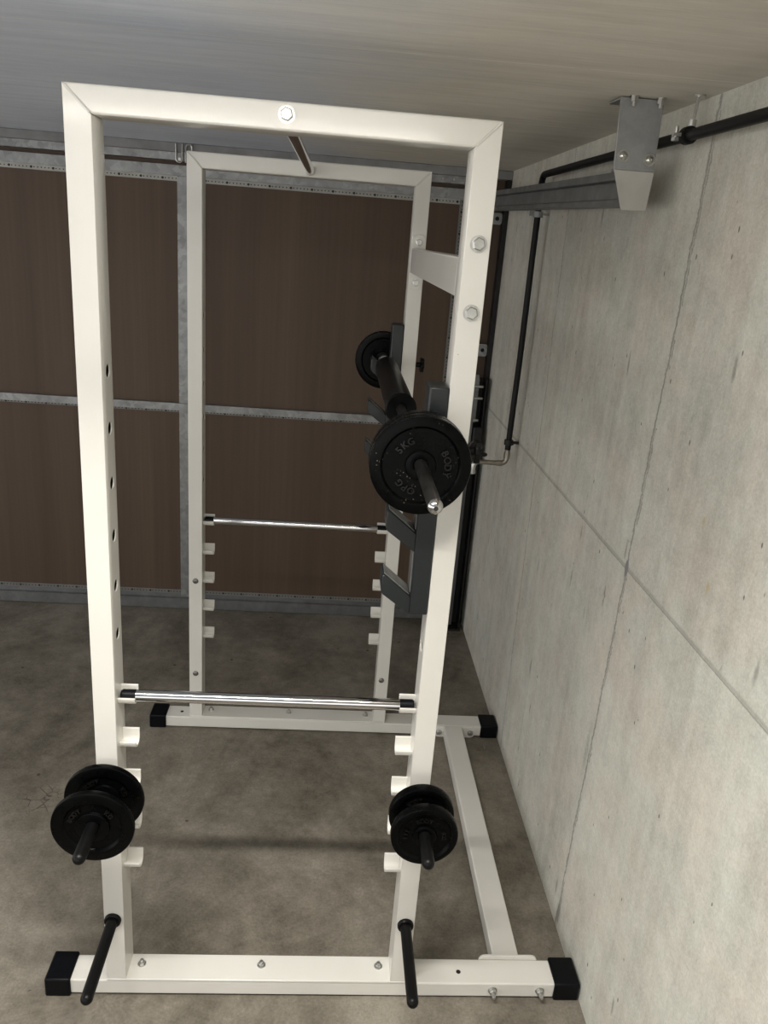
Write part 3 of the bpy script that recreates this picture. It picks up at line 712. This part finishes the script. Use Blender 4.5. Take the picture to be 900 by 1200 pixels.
weight_plate((LX, -0.126, lz), 0.0895, 0.0150, 0.0153, 0.036, 0.71, 'outer of two wide rimmed black plates on the upper left peg', 'plates on the upper left peg', ltx, 0.011)
weight_plate((LX, -0.036, lz), 0.0895, 0.0150, 0.0153, 0.036, 0.71, 'inner of two wide rimmed black plates on the upper left peg, against the post', 'plates on the upper left peg', ltx, 0.011, rot=0.3)
rz = 0.643 - 0.0015; RX = W - 0.024
rtx = [('BODY', 95), ('III', 172), ('KG', 5)]
weight_plate((RX, -0.138, rz), 0.0755, 0.0235, 0.0153, 0.026, 0.80, 'outer of two small thick black plates on the upper right peg', 'plates on the upper right peg', rtx, 0.010)
weight_plate((RX, -0.072, rz), 0.0755, 0.0235, 0.0153, 0.026, 0.80, 'inner of two small thick black plates on the upper right peg, nearer the post', 'plates on the upper right peg', rtx, 0.010, rot=-0.4)

# ------------------------------------------------------------------ ceiling lamp (behind the frame's top edge): the room's light
lamp = empty('ceiling_lamp', (0.15, -0.71, ZC)); tag(lamp, kind='structure')
obj('housing', box(-0.63, 0.63, -0.028, 0.028, -0.0705, -0.0005), 'lampw', lamp, bevel=0.004)
obj('diffuser', box(-0.58, 0.58, -0.025, 0.025, -0.083, -0.071), 'tube', lamp)
for s in (-1, 1): obj('end_piece', box(s * 0.60 - 0.012, s * 0.60 + 0.012, -0.028, 0.028, -0.086, -0.071), 'lampw', lamp, bevel=0.003)

ld = bpy.data.lights.new('added_lamp_beam', 'AREA'); ld.shape = 'RECTANGLE'; ld.size = 1.14; ld.size_y = 0.045; ld.energy = 5.3; ld.spread = math.radians(106); ld.color = (1.0, 0.96, 0.88)  # extra downward light added under the lamp to brighten the near floor
lo = bpy.data.objects.new('added_lamp_beam', ld); C.objects.link(lo); lo.parent = lamp; lo.location = (0, 0, -0.0845)

# ------------------------------------------------------------------ world, camera, colour management
w = bpy.data.worlds.new('world'); S.world = w; w.use_nodes = True
w.node_tree.nodes['Background'].inputs[0].default_value = (1.0, 0.98, 0.94, 1); w.node_tree.nodes['Background'].inputs[1].default_value = 0.56
cam = bpy.data.cameras.new('camera'); co = bpy.data.objects.new('camera', cam); C.objects.link(co); S.camera = co
yaw, pitch, roll = 0.07733, -0.32918, 0.07838
fwd = Vector((math.sin(yaw) * math.cos(pitch), math.cos(yaw) * math.cos(pitch), math.sin(pitch)))
right = Vector((math.cos(yaw), -math.sin(yaw), 0)); up = right.cross(fwd)
r2 = math.cos(roll) * right + math.sin(roll) * up; u2 = -math.sin(roll) * right + math.cos(roll) * up
co.matrix_world = Matrix(((r2.x, u2.x, -fwd.x, 0.49112), (r2.y, u2.y, -fwd.y, -1.5587), (r2.z, u2.z, -fwd.z, 1.8842), (0, 0, 0, 1)))
cam.sensor_fit = 'VERTICAL'; cam.sensor_height = 36.0; cam.sensor_width = 27.0; cam.lens = 932.165 / 1200 * 36.0
cam.clip_start = 0.02; cam.clip_end = 50
S.view_settings.view_transform = 'Standard'; S.view_settings.look = 'None'; S.view_settings.gamma = 1.0
S.view_settings.use_curve_mapping = False; S.view_settings.exposure = 1.7
S.cycles.use_denoising = True; S.cycles.max_bounces = 10; S.cycles.diffuse_bounces = 6; S.cycles.glossy_bounces = 6
S.cycles.sample_clamp_indirect = 6.0
